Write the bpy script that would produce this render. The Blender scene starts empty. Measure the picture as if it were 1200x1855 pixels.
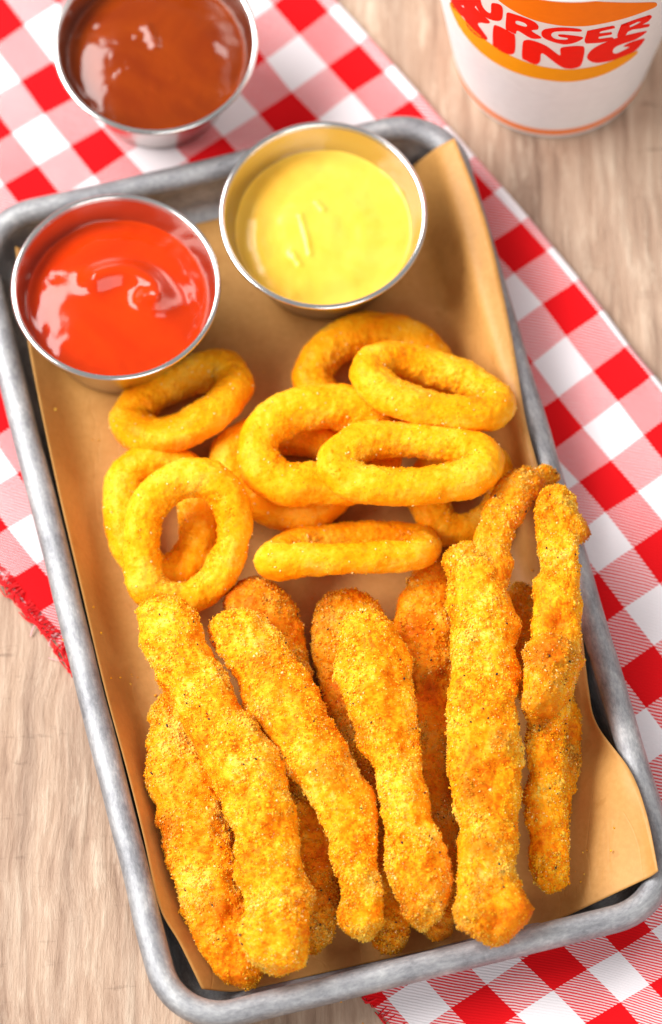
import bpy, bmesh, math
import numpy as np
from mathutils import Vector, Matrix
from mathutils.geometry import delaunay_2d_cdt

# ------------------------------------------------------------------ camera, light, exposure
scene = bpy.context.scene
COL = scene.collection
CM = 0.01                       # all sizes below are written in centimetres
F_PX, ELEV, DIST = 8260.0, math.radians(68.0), 140.0
PW, PH = 1200.0, 1855.0
CAM = np.array([0.0, -DIST*math.cos(ELEV), DIST*math.sin(ELEV)])
FWD = np.array([0.0, math.cos(ELEV), -math.sin(ELEV)])
RGT = np.array([1.0, 0.0, 0.0])
UPV = np.array([0.0, math.sin(ELEV), math.cos(ELEV)])

cam_d = bpy.data.cameras.new('camera')
cam = bpy.data.objects.new('camera', cam_d)
COL.objects.link(cam)
cam.location = CAM*CM
cam.rotation_euler = (math.pi/2 - ELEV, 0, 0)
cam_d.sensor_fit = 'VERTICAL'
cam_d.sensor_height = 36.0
cam_d.lens = F_PX/PH*36.0
cam_d.clip_start, cam_d.clip_end = 0.05, 50
scene.camera = cam

world = bpy.data.worlds.new('World')
scene.world = world
world.use_nodes = True
bg = world.node_tree.nodes['Background']
bg.inputs[0].default_value = (1.0, 0.985, 0.97, 1)
bg.inputs[1].default_value = 0.36

def area(name, loc, target, sx, sy, power, color):
    d = bpy.data.lights.new(name, 'AREA')
    d.shape = 'RECTANGLE'; d.size = sx; d.size_y = sy; d.energy = power; d.color = color
    o = bpy.data.objects.new(name, d); COL.objects.link(o)
    o.location = loc
    o.rotation_euler = (Vector(target)-Vector(loc)).to_track_quat('-Z', 'Y').to_euler()
    return o
area('window_light', (-0.84, 0.27, 0.84), (0, 0, 0), 1.25, 0.56, 32, (1.0, 0.985, 0.96))
area('fill_light', (0.35, -1.15, 0.95), (0, 0, 0), 0.9, 0.7, 8.5, (1.0, 0.99, 0.98))
area('room_light', (0.62, 0.85, 1.0), (0, 0, 0), 0.3, 0.3, 3.0, (1.0, 0.98, 0.95))

scene.view_settings.view_transform = 'Standard'
scene.view_settings.look = 'None'
scene.view_settings.exposure = 0.0
scene.view_settings.gamma = 1.0

def P(px, py, z=0.0):
    """point on the level z (cm) that the photograph shows at this place"""
    d = FWD + (px-PW/2)/F_PX*RGT + (PH/2-py)/F_PX*UPV
    t = (z-CAM[2])/d[2]
    return CAM + t*d

def S(px, p):
    """length in cm of px photograph pixels at point p"""
    return px*float((np.asarray(p)-CAM)@FWD)/F_PX

fp = P(790, 1330, 2.4)
cam_d.dof.use_dof = True
cam_d.dof.focus_distance = float((fp-CAM)@FWD)*CM
cam_d.dof.aperture_fstop = 6.5

# ------------------------------------------------------------------ noise
def _hash(ix, iy, iz, k=0):
    h = (ix*374761393 + iy*668265263 + iz*1274126177 + k*974711) & 0xffffffff
    h = ((h ^ (h >> 13))*1274126177) & 0xffffffff
    h = ((h ^ (h >> 16))*2246822519) & 0xffffffff
    return ((h ^ (h >> 15)) & 0xffffff)/float(0xffffff)

def vnoise(p, seed=0):
    """smooth value noise in -1..1"""
    f = np.floor(p); i = f.astype(np.int64); t = p-f; t = t*t*t*(t*(t*6-15)+10)
    r = 0
    for dx in (0, 1):
        for dy in (0, 1):
            for dz in (0, 1):
                w = (t[:, 0] if dx else 1-t[:, 0])*(t[:, 1] if dy else 1-t[:, 1])*(t[:, 2] if dz else 1-t[:, 2])
                r = r + w*_hash(i[:, 0]+dx, i[:, 1]+dy, i[:, 2]+dz, seed)
    return r*2-1

def fbm(p, seed=0, n=3):
    r = 0; a = 1; s = 0
    for k in range(n):
        r = r + a*vnoise(p*2**k+k*17.3, seed+k); s += a; a *= .5
    return r/s

def crumbs_noise(p, seed=0, with_tint=False):
    """rounded bumps of uneven height, one per cell"""
    f = np.floor(p); i = f.astype(np.int64); best = np.zeros(len(p)); tint = np.full(len(p), .5)
    for dx in (-1, 0, 1):
        for dy in (-1, 0, 1):
            for dz in (-1, 0, 1):
                a, b, c = i[:, 0]+dx, i[:, 1]+dy, i[:, 2]+dz
                q = np.stack([a+_hash(a, b, c, seed), b+_hash(a, b, c, seed+1), c+_hash(a, b, c, seed+2)], 1)
                d2 = ((q-p)**2).sum(1)
                hgt = .25+.75*_hash(a, b, c, seed+3)
                v = hgt*np.clip(1-d2/.62, 0, 1)**.7
                m = v > best
                best[m] = v[m]; tint[m] = _hash(a, b, c, seed+4)[m]
    return (best, tint) if with_tint else best

def spline(pts, n, closed=False):
    pts = np.asarray(pts, float)
    m = len(pts)
    if closed:
        idx = lambda k: pts[k % m]
        seg = m
    else:
        idx = lambda k: pts[min(max(k, 0), m-1)]
        seg = m-1
    out = []
    for a in np.linspace(0, seg, n, endpoint=not closed):
        k = min(int(a), seg-1); t = a-k
        p0, p1, p2, p3 = idx(k-1), idx(k), idx(k+1), idx(k+2)
        out.append(.5*((2*p1)+(-p0+p2)*t+(2*p0-5*p1+4*p2-p3)*t*t+(-p0+3*p1-3*p2+p3)*t**3))
    return np.array(out)

def resample(c, n, closed=False, dims=3):
    cc = np.vstack([c, c[:1]]) if closed else c
    L = np.r_[0, np.cumsum(np.linalg.norm(np.diff(cc[:, :dims], axis=0), axis=1))]
    t = np.linspace(0, L[-1], n, endpoint=not closed)
    return np.stack([np.interp(t, L, cc[:, k]) for k in range(c.shape[1])], 1)

# ------------------------------------------------------------------ objects
def link(name, me, mat=None, parent=None, smooth=True):
    o = bpy.data.objects.new(name, me); COL.objects.link(o)
    if mat: me.materials.append(mat)
    if parent is not None: o.parent = parent
    if smooth and len(me.polygons):
        me.polygons.foreach_set('use_smooth', np.ones(len(me.polygons), bool))
    return o

def mesh_np(name, v, faces):
    me = bpy.data.meshes.new(name)
    v = np.asarray(v, float)*CM
    faces = np.asarray(faces, np.int32)
    k = faces.shape[1]
    me.vertices.add(len(v)); me.vertices.foreach_set('co', v.astype(np.float32).ravel())
    me.loops.add(faces.size); me.loops.foreach_set('vertex_index', faces.ravel())
    me.polygons.add(len(faces))
    me.polygons.foreach_set('loop_start', np.arange(len(faces), dtype=np.int32)*k)
    me.polygons.foreach_set('loop_total', np.full(len(faces), k, np.int32))
    me.update(calc_edges=True)
    me.validate()
    return me

def attr(me, name, vals):
    a = me.attributes.new(name, 'FLOAT', 'POINT')
    a.data.foreach_set('value', np.asarray(vals, np.float32))

def attr_vec(me, name, vals):
    a = me.attributes.new(name, 'FLOAT_VECTOR', 'POINT')
    a.data.foreach_set('vector', np.asarray(vals, np.float32).ravel())

def thing(name, label, cat, loc_cm=(0, 0, 0), group=None):
    o = bpy.data.objects.new(name, None); COL.objects.link(o)
    o.empty_display_size = .01
    o.location = Vector(loc_cm)*CM
    tag(o, label, cat, group)
    return o

def tag(o, label, cat, group=None):
    o['label'] = label; o['category'] = cat
    if group: o['group'] = group

def grid_faces(nu, nv, cu=False, cv=False):
    """quads of a grid stored row by row: index = u*nv + v"""
    U = np.arange(nu if cu else nu-1); V = np.arange(nv if cv else nv-1)
    u, v = np.meshgrid(U, V, indexing='ij'); u = u.ravel(); v = v.ravel()
    u2 = (u+1) % nu; v2 = (v+1) % nv
    return np.stack([u*nv+v, u2*nv+v, u2*nv+v2, u*nv+v2], 1)

def lathe(prof, n=96, center=(0, 0)):
    prof = np.asarray(prof, float)
    a = np.linspace(0, 2*math.pi, n, endpoint=False)
    v = np.stack([np.outer(np.cos(a), prof[:, 0])+center[0], np.outer(np.sin(a), prof[:, 0])+center[1],
                  np.tile(prof[:, 1], (n, 1))], 2).reshape(-1, 3)
    return v, grid_faces(n, len(prof), cu=True)

# ------------------------------------------------------------------ materials
class NT:
    def __init__(self, name):
        self.m = bpy.data.materials.new(name); self.m.use_nodes = True
        self.t = self.m.node_tree; self.b = self.t.nodes['Principled BSDF']
    def n(self, kind, **kw):
        x = self.t.nodes.new('ShaderNode'+kind)
        for k, v in kw.items():
            if k.startswith('i_'):
                key = k[2:]; key = int(key) if key.isdigit() else key
                x.inputs[key].default_value = v
            else: setattr(x, k, v)
        return x
    def l(self, a, b): self.t.links.new(a, b)
    def noise(self, vec, scale, detail=4, rough=.55, dist=0.0):
        x = self.n('TexNoise'); x.inputs['Scale'].default_value = scale; x.inputs['Detail'].default_value = detail
        x.inputs['Roughness'].default_value = rough; x.inputs['Distortion'].default_value = dist
        if vec is not None: self.l(vec, x.inputs['Vector'])
        return x.outputs['Fac']
    def ramp(self, fac, stops):
        x = self.n('ValToRGB'); e = x.color_ramp.elements
        while len(e) > 1: e.remove(e[-1])
        e[0].position = stops[0][0]; e[0].color = (*stops[0][1], 1)
        for p, c in stops[1:]:
            k = e.new(p); k.color = (*c, 1)
        self.l(fac, x.inputs[0]); return x.outputs[0]
    def math(self, op, a, b=None, c=None, clamp=False):
        x = self.n('Math', operation=op, use_clamp=clamp)
        for k, s in enumerate((a, b, c)):
            if s is None: continue
            if isinstance(s, (int, float)): x.inputs[k].default_value = s
            else: self.l(s, x.inputs[k])
        return x.outputs[0]
    def mix(self, fac, a, b, blend='MIX'):
        x = self.n('Mix', data_type='RGBA', blend_type=blend)
        for s, key in ((fac, 0), (a, 6), (b, 7)):
            if isinstance(s, (int, float)): x.inputs[key].default_value = s
            elif isinstance(s, tuple): x.inputs[key].default_value = (*s, 1)
            else: self.l(s, x.inputs[key])
        return x.outputs[2]
    def coord(self, scale=None, rot=None):
        g = self.n('TexCoord').outputs['Object']
        if scale is None and rot is None: return g
        mp = self.n('Mapping'); self.l(g, mp.inputs[0])
        if scale: mp.inputs['Scale'].default_value = scale
        if rot: mp.inputs['Rotation'].default_value = rot
        return mp.outputs[0]
    def bump(self, h, dist, strength=1.0):
        x = self.n('Bump'); x.inputs['Strength'].default_value = strength; x.inputs['Distance'].default_value = dist
        self.l(h, x.inputs['Height']); self.l(x.outputs[0], self.b.inputs['Normal'])
    def at(self, name):
        return self.n('Attribute', attribute_name=name)
    def set(self, **kw):
        for k, v in kw.items():
            k = k.replace('_', ' ')
            if isinstance(v, tuple) and len(v) == 3 and k in ('Base Color', 'Specular Tint'): v = (*v, 1)
            if hasattr(v, 'is_linked') or hasattr(v, 'links'): self.l(v, self.b.inputs[k])
            else: self.b.inputs[k].default_value = v
        return self

def mat_wood():
    m = NT('wood')
    rot = (0, 0, math.radians(-12))
    c2 = m.coord()
    c = m.coord(scale=(1, .075, 1), rot=rot)
    warp = m.noise(c2, 7, 3)
    cmb = m.n('CombineXYZ'); m.l(warp, cmb.inputs[0]); m.l(warp, cmb.inputs[2])
    sc = m.n('VectorMath', operation='SCALE'); sc.inputs['Scale'].default_value = .03
    m.l(cmb.outputs[0], sc.inputs[0])
    vm = m.n('VectorMath', operation='ADD'); m.l(c, vm.inputs[0]); m.l(sc.outputs[0], vm.inputs[1])
    g1 = m.noise(vm.outputs[0], 260, 7, .66)
    g2 = m.noise(vm.outputs[0], 70, 5, .6)
    g3 = m.noise(m.coord(scale=(1, .3, 1), rot=rot), 14, 4, .6)
    rag = m.noise(m.coord(scale=(1, .22, 1), rot=(0, 0, math.radians(-30))), 190, 5, .75)
    rag2 = m.noise(m.coord(scale=(.25, 1, 1), rot=(0, 0, math.radians(-8))), 240, 4, .7)
    big = m.ramp(g3, [(.30, (.28, .165, .105)), (.45, (.38, .24, .158)), (.58, (.46, .305, .205)), (.72, (.54, .385, .275))])
    fine = m.ramp(g1, [(.30, (.22, .12, .072)), (.42, (.39, .24, .155)), (.55, (.50, .335, .23)), (.72, (.68, .53, .39))])
    col = m.mix(.68, big, fine)
    band = m.ramp(g2, [(.34, (.66, .62, .60)), (.5, (1.0, .98, .96)), (.66, (1.1, 1.08, 1.04))])
    col = m.mix(.8, col, band, 'MULTIPLY')
    patch = m.ramp(m.noise(c2, 9, 3), [(.42, (0, 0, 0)), (.6, (1, 1, 1))])
    fl = m.ramp(rag, [(.52, (0, 0, 0)), (.68, (.55, .55, .55))])
    col = m.mix(m.mix(1.0, fl, patch, 'MULTIPLY'), col, (.76, .60, .44))
    hs = m.n('HueSaturation'); hs.inputs['Saturation'].default_value = .9; m.l(col, hs.inputs['Color']); col = hs.outputs[0]
    pit = m.ramp(rag2, [(.30, (.45, .42, .40)), (.40, (1, 1, 1))])
    col = m.mix(m.math('MULTIPLY', m.math('SUBTRACT', 1.0, patch), .7), col, m.mix(1.0, col, pit, 'MULTIPLY'))
    m.set(Base_Color=col, Roughness=.6, Specular_IOR_Level=.3)
    h = m.math('ADD', g1, m.math('MULTIPLY', rag, .7))
    m.bump(h, .0016, .6)
    return m.m

def mat_gingham():
    m = NT('gingham')
    a = m.at('weave'); sp = m.n('SeparateXYZ'); m.l(a.outputs['Vector'], sp.inputs[0])
    u, v = sp.outputs[0], sp.outputs[1]
    wob = m.noise(a.outputs['Vector'], 3.0, 2)
    tw = m.math('ADD', m.math('MULTIPLY', u, 9.1), m.math('MULTIPLY', v, 10.1))
    tw = m.math('ADD', tw, m.math('MULTIPLY', wob, .5))
    saw = m.math('FRACT', tw)
    tri = m.math('ABSOLUTE', m.math('SUBTRACT', saw, .5))          # 0..0.5
    dens = m.math('ADD', .285, m.math('MULTIPLY', m.math('SUBTRACT', m.noise(a.outputs['Vector'], .35, 2), .5), .12))
    yarn = m.noise(a.outputs['Vector'], 26, 2)
    yv = m.math('MULTIPLY', m.math('SUBTRACT', yarn, .5), .3)
    def over(shift):
        d = m.math('ADD', m.math('SUBTRACT', tri, dens), shift)
        return m.math('ADD', m.math('MULTIPLY_ADD', d, 2.3, .5, clamp=True), yv, clamp=True)
    sel, sel2 = over(.07), over(-.055)
    fu = m.math('LESS_THAN', m.math('FRACT', m.math('MULTIPLY', m.math('ADD', u, 200), .5)), .5)
    fv = m.math('LESS_THAN', m.math('FRACT', m.math('MULTIPLY', m.math('ADD', v, 200), .5)), .5)
    red = m.math('ADD', m.math('MULTIPLY', fu, sel), m.math('MULTIPLY', fv, m.math('SUBTRACT', 1.0, sel2)), clamp=True)
    col = m.mix(red, (.86, .80, .825), (.74, .004, .008))
    m.set(Base_Color=col, Roughness=.85, Specular_IOR_Level=.12, Sheen_Weight=.05)
    h = m.math('ADD', tri, m.math('MULTIPLY', yarn, .4))
    m.bump(h, .0004, .5)
    return m.m

def mat_thread(col):
    m = NT('thread'); m.set(Base_Color=col, Roughness=.8, Specular_IOR_Level=.1); return m.m

def mat_pan():
    m = NT('aged_aluminium')
    a = m.at('strip')
    def strip(sc):
        mp = m.n('Mapping'); m.l(a.outputs['Vector'], mp.inputs[0]); mp.inputs['Scale'].default_value = sc
        return mp.outputs[0]
    st = m.noise(strip((1.3, 3.0, 1)), 3.4, 8, .78, .0)       # long brushed streaks
    bl = m.noise(strip((.45, .8, 1)), 1.3, 6, .68)             # dull patches
    sc = m.noise(strip((1.6, 9, 1)), 3.4, 4, .75)              # short dark scratches
    f = m.math('ADD', m.math('MULTIPLY', st, .45), m.math('MULTIPLY', bl, .6))
    col = m.ramp(f, [(.40, (.20, .20, .215)), (.50, (.31, .31, .325)), (.58, (.41, .41, .42)), (.68, (.62, .615, .61))])
    dark = m.ramp(sc, [(.30, (.42, .42, .44)), (.38, (1, 1, 1))])
    col = m.mix(.8, col, dark, 'MULTIPLY')
    m.set(Base_Color=col, Metallic=m.math('MULTIPLY_ADD', f, -.6, .95), Roughness=m.math('MULTIPLY_ADD', sc, .3, .40))
    m.bump(m.math('ADD', st, m.math('MULTIPLY', sc, .7)), .0005, .3)
    return m.m

def mat_steel(rough=.17, col=(.54, .49, .455)):
    m = NT('brushed_steel')
    c = m.coord(scale=(1, 1, 14))
    n = m.noise(c, 120, 3)
    m.set(Base_Color=col, Metallic=1.0, Roughness=m.math('MULTIPLY_ADD', n, .12, rough))
    m.bump(n, .0002, .12)
    return m.m

def mat_paper():
    m = NT('kraft_paper')
    c = m.coord()
    n = m.noise(c, 500, 4, .7); b = m.noise(c, 18, 3)
    col = m.ramp(m.math('ADD', m.math('MULTIPLY', n, .5), m.math('MULTIPLY', b, .5)),
                 [(.3, (.47, .225, .056)), (.5, (.54, .27, .072)), (.7, (.60, .315, .095))])
    g = m.ramp(m.noise(c, 42, 3, .5, .3), [(.60, (0, 0, 0)), (.66, (1, 1, 1))])
    g2 = m.ramp(m.noise(c, 170, 2, .5), [(.66, (0, 0, 0)), (.70, (1, 1, 1))])
    spot = m.math('MAXIMUM', m.math('MULTIPLY', g, .35), m.math('MULTIPLY', g2, .3))
    col = m.mix(spot, col, (.40, .17, .035))
    m.set(Base_Color=col, Roughness=m.math('MULTIPLY_ADD', spot, -.35, .52), Specular_IOR_Level=.35)
    cr = m.noise(m.coord(scale=(1, .35, 1), rot=(0, 0, .5)), 55, 3, .5, .8)
    crease = m.math('ABSOLUTE', m.math('SUBTRACT', cr, .5))
    h = m.math('ADD', m.math('MULTIPLY', b, .6), m.math('MINIMUM', m.math('MULTIPLY', crease, 6.0), .12))
    m.bump(h, .0014, .3)
    return m.m

def mat_breading(stops, dark, rough=.5, seed=0.0, fleck=.5):
    m = NT('breading')
    c = m.coord()
    mp = m.n('Mapping'); m.l(c, mp.inputs[0]); mp.inputs['Location'].default_value = (seed*.37, seed*.21, seed*.13)
    c = mp.outputs[0]
    n1 = m.noise(c, 75, 4, .6)
    n2 = m.noise(c, 420, 3, .65)
    cr = m.at('crumb').outputs['Fac']
    br = m.at('brown').outputs['Fac']
    f = m.math('ADD', m.math('MULTIPLY', n1, .72), m.math('MULTIPLY', n2, .28))
    f = m.math('ADD', f, m.math('MULTIPLY', m.math('SUBTRACT', cr, .48), .34))
    col = m.ramp(f, stops)
    bf = m.math('MULTIPLY', br, m.math('MULTIPLY_ADD', n2, 1.2, .3), clamp=True)
    col = m.mix(bf, col, dark)
    m.set(Base_Color=col, Roughness=rough, Specular_IOR_Level=.3, Specular_Tint=(1.0, .62, .18),
          Subsurface_Weight=.35, Subsurface_Radius=(.006, .0028, .0006), Subsurface_Scale=.3)
    m.bump(n2, .0005, .4)
    return m.m

def mat_plain(name, col, rough=.5, spec=.5, **kw):
    m = NT(name)
    n = m.noise(m.coord(), 300, 2)
    c = m.mix(.12, col, m.ramp(n, [(.3, tuple(x*.7 for x in col)), (.7, tuple(min(1, x*1.25) for x in col))]))
    m.set(Base_Color=c, Roughness=rough, Specular_IOR_Level=spec, **kw)
    return m.m

def mat_sauce(name, lo, hi, rough, scale=60, speck=None):
    m = NT(name)
    c = m.coord()
    n = m.noise(c, scale, 4, .55, .8)
    col = m.ramp(n, [(.3, lo), (.7, hi)])
    m.set(Base_Color=col, Roughness=rough, Specular_IOR_Level=.36,
          Subsurface_Weight=.12, Subsurface_Radius=(.004, .0015, .0006), Subsurface_Scale=.5)
    m.bump(m.noise(c, 260, 2), .0004, .12)
    return m.m

M_WOOD, M_GING, M_PAN, M_STEEL, M_PAPER = mat_wood(), mat_gingham(), mat_pan(), mat_steel(), mat_paper()
M_RIM = mat_steel(.12, (.78, .77, .76))

# ------------------------------------------------------------------ table
def build_table():
    bm = bmesh.new()
    bmesh.ops.create_cube(bm, size=1, matrix=Matrix.Translation((0, .1, -.0201)) @ Matrix.Diagonal((1.6, 1.2, .04, 1)))
    bmesh.ops.bevel(bm, geom=bm.edges[:], offset=.004, segments=2, affect='EDGES')
    me = bpy.data.meshes.new('table_top'); bm.to_mesh(me); bm.free()
    o = link('table_top', me, M_WOOD, smooth=False)
    o['kind'] = 'structure'; o['label'] = 'weathered pale brown wooden table top'
build_table()

# ------------------------------------------------------------------ napkin
NAP = {(0,0):(945,409),(1,0):(989,459),(1,1):(931,497),(2,0):(1040,517.5),(3,0):(1084,570),(3,1):(1024,609),(2,1):(984,554),
(4,0):(1132,635),(5,0):(1177,687),(4,1):(1076,675),(5,1):(1120,727),(4,2):(1012,720),(5,2):(1054,774),(6,2):(1107.5,837.5),
(7,2):(1155,892.5),(7,3):(1096,930),(6,3):(1050,874),(8,3):(1148,996),(9,4):(1130,1103),(10,4):(1185,1170),
(15,10):(1064,1756),(15,11):(1002,1795),(15,9):(1121,1725),(16,9):(1175,1787),(16,10):(1126,1816),(14,12):(882,1784),
(15,12):(936,1838),(14,13):(817,1826),(-10,7):(39,150),(-9,7):(79,205),(-10,6):(97,116),(-8,7):(129,262),(-8,6):(185,232),
(-7,6):(227,276),(-11,6):(44,47),(-7,0):(593,23),(-7,1):(542,63),(-8,1):(497,12),(-6,0):(653,85),(-5,0):(695,133),
(-5,1):(638,168),(-6,1):(597,123),(-6,2):(527,170),(-6,3):(470,207),(-7,2):(482,108),(0,14):(66,1022),(0,15):(19,1050),
(1,15):(63,1113),(-2,13):(32,857),(-1,14):(13,956)}
_ij = np.array(list(NAP), float)
_xy = np.array([P(a, b, .12)[:2] for a, b in NAP.values()])

def tps(q):
    """smooth cloth layout through the measured corners of the checks"""
    n = len(_ij)
    k = lambda a, b: (lambda r2: .5*r2*np.log(r2+1e-9))(((a[:, None]-b[None])**2).sum(2))
    A = np.zeros((n+3, n+3)); A[:n, :n] = k(_ij, _ij)+np.eye(n)*.6
    A[:n, n] = 1; A[:n, n+1:] = _ij; A[n, :n] = 1; A[n+1:, :n] = _ij.T
    w = np.linalg.solve(A, np.vstack([_xy, np.zeros((3, 2))]))
    return k(q, _ij)@w[:n]+np.c_[np.ones(len(q)), q]@w[n:]

def build_napkin():
    root = thing('napkin', 'red and white gingham cloth napkin lying crosswise under the metal tray', 'napkin')
    I = np.linspace(-15, 21, 300); nJ = 200
    top = np.interp(I, [-15, -7, 0, 4, 21], [-.45, -.42, -.32, -.2, -.2])
    bot = np.interp(I, [-15, -2, 1, 3, 12, 14, 21], [15.2, 15.15, 15.1, 15.0, 14.45, 14.3, 14.2])
    bot = bot+.10*vnoise(np.c_[I*1.7, I*0, I*0], 5)*(I < 6)
    w = np.linspace(0, 1, nJ); w = w+.5*np.sin(2*math.pi*w)/(2*math.pi)*-.6
    ii = np.repeat(I, nJ); jj = (top[:, None]+(bot-top)[:, None]*w[None]).ravel()
    q = np.c_[ii, jj]
    xy = tps(q)
    dt = (jj-np.repeat(top, nJ)); db = (np.repeat(bot, nJ)-jj)
    out_ = np.clip((np.abs((xy-TC)@EX)-TW/2+.4)/1.5, 0, 1)+np.clip((np.abs((xy-TC)@EY)-TH/2+.4)/1.5, 0, 1)
    out_ = np.clip(out_, 0, 1)
    z = .06+.015*vnoise(np.c_[ii*.9, jj*.9, 0*ii], 4)+out_*(.07+.15*vnoise(np.c_[ii*.28, jj*.28, 0*ii], 3)+.035*vnoise(np.c_[ii*.15+jj*.5, jj*.12, 0*ii], 6))
    hem = .13*np.exp(-((dt-.17)/.16)**2)
    z = z+hem
    z = z*np.clip(np.sqrt(np.clip(dt/.12, 0, 1)), .05, 1)
    z = np.maximum(z*np.clip(.25+db/.4, 0, 1)+.02, .02)
    me = mesh_np('cloth', np.c_[xy, z], grid_faces(len(I), nJ))
    attr_vec(me, 'weave', np.c_[ii, jj, 0*ii])
    o = link('cloth', me, M_GING, root)
    # loose threads along the frayed edge
    rs = np.random.RandomState(4)
    V, Fc = [], []
    def strand(pts, r):
        pts = resample(spline(pts, 30), 16)
        base = sum(len(x) for x in V)
        t = np.gradient(pts, axis=0); t /= np.linalg.norm(t, axis=1)[:, None]
        a = np.cross(t, [0, 0, 1.]); a /= np.linalg.norm(a, axis=1)[:, None]+1e-9
        b = np.cross(a, t)
        ring = []
        for k in range(5):
            an = 2*math.pi*k/5
            ring.append(pts+r*(math.cos(an)*a+math.sin(an)*b))
        V.append(np.stack(ring, 1).reshape(-1, 3)); Fc.append(grid_faces(16, 5, cv=True)+base)
    for k in range(210):
        i0 = rs.uniform(-1.2, 5.2) if k < 170 else rs.uniform(11, 15)
        j0 = np.interp(i0, I, bot)
        L = rs.uniform(.04, .38)**1.3 if k < 170 else rs.uniform(.03, .1)
        along = rs.normal()*.55 if k < 170 else rs.normal()*.2
        pp = [(i0, j0-.25), (i0+along*.2, j0+L*.35), (i0+along*.7+rs.uniform(-.1, .1), j0+L*.8), (i0+along+rs.uniform(-.2, .2), j0+L*rs.uniform(-.2, 1.1))]
        xyq = tps(np.array(pp))
        zz = np.array([.13, .12+rs.uniform(0, .1), .06+rs.uniform(0, .12), .04+rs.uniform(0, .1)])*(1 if k < 170 else .35)
        strand(np.c_[xyq, zz], rs.uniform(.012, .028))
    me = mesh_np('frayed_threads', np.vstack(V), np.vstack(Fc))
    o = link('frayed_threads', me, mat_thread((.72, .02, .025)), root); o['kind'] = 'stuff'
    V.clear(); Fc.clear()
    for k in range(14):
        i0 = rs.uniform(-2.0, 3.6); j0 = np.interp(i0, I, bot); L = rs.uniform(.1, .4); along = rs.uniform(-1, 1)*L
        xyq = tps(np.array([(i0, j0-.2), (i0+along*.3, j0+L*.4), (i0+along, j0+L)]))
        strand(np.c_[xyq, [.13, .12, .05]], rs.uniform(.012, .022))
    me = mesh_np('frayed_threads', np.vstack(V), np.vstack(Fc))
    o = link('frayed_threads', me, mat_thread((.80, .42, .44)), root); o['kind'] = 'stuff'

# ------------------------------------------------------------------ tray
RIM_Z = 1.75
def _line(a, b): return P(*a, RIM_Z)[:2], P(*b, RIM_Z)[:2]
def _isect(l1, l2):
    (a, b), (c, d) = l1, l2
    t = np.linalg.solve(np.stack([b-a, -(d-c)], 1), c-a)
    return a+t[0]*(b-a)
_L = _line((18.5, 774), (251, 1699)); _R = _line((900, 445), (1165, 1350))
_T = _line((190, 330), (700, 212)); _B = _line((660, 1801), (945, 1730))
TL, TR, BL, BR = _isect(_L, _T), _isect(_R, _T), _isect(_L, _B), _isect(_R, _B)
TC = (TL+TR+BL+BR)/4
_ax = (TL+TR-BL-BR); _ax /= np.linalg.norm(_ax)
_bx = (TR+BR-TL-BL); _bx /= np.linalg.norm(_bx)
TANG = (math.atan2(_ax[1], _ax[0])-math.pi/2 + math.atan2(_bx[1], _bx[0]))/2
EX = np.array([math.cos(TANG), math.sin(TANG)]); EY = np.array([-EX[1], EX[0]])
TW = (np.linalg.norm(TR-TL)+np.linalg.norm(BR-BL))/2; TH = (np.linalg.norm(TL-BL)+np.linalg.norm(TR-BR))/2
print('TRAY', TC, math.degrees(TANG), TW, TH, np.linalg.norm(TR-TL), np.linalg.norm(BR-BL), math.degrees(math.atan2(_ax[1], _ax[0])-math.pi/2), math.degrees(math.atan2(_bx[1], _bx[0])))

def rrect(off, rc=2.25, n=26, m=14):
    hw, hh = TW/2-off, TH/2-off; r = max(rc-off, .5)
    pts = []
    cs = [(hw-r, hh-r, 0), (-hw+r, hh-r, 90), (-hw+r, -hh+r, 180), (hw-r, -hh+r, 270)]
    for k, (cx, cy, a0) in enumerate(cs):
        for t in np.linspace(0, 90, m):
            a = math.radians(a0+t); pts.append((cx+r*math.cos(a), cy+r*math.sin(a)))
        nx = cs[(k+1) % 4]
        a = math.radians(a0+90)
        s = np.array(pts[-1]); e = np.array([nx[0]+r*math.cos(math.radians(nx[2])), nx[1]+r*math.sin(math.radians(nx[2]))])
        for t in np.linspace(0, 1, n+2)[1:-1]: pts.append(tuple(s+(e-s)*t))
    return np.array(pts)

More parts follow.
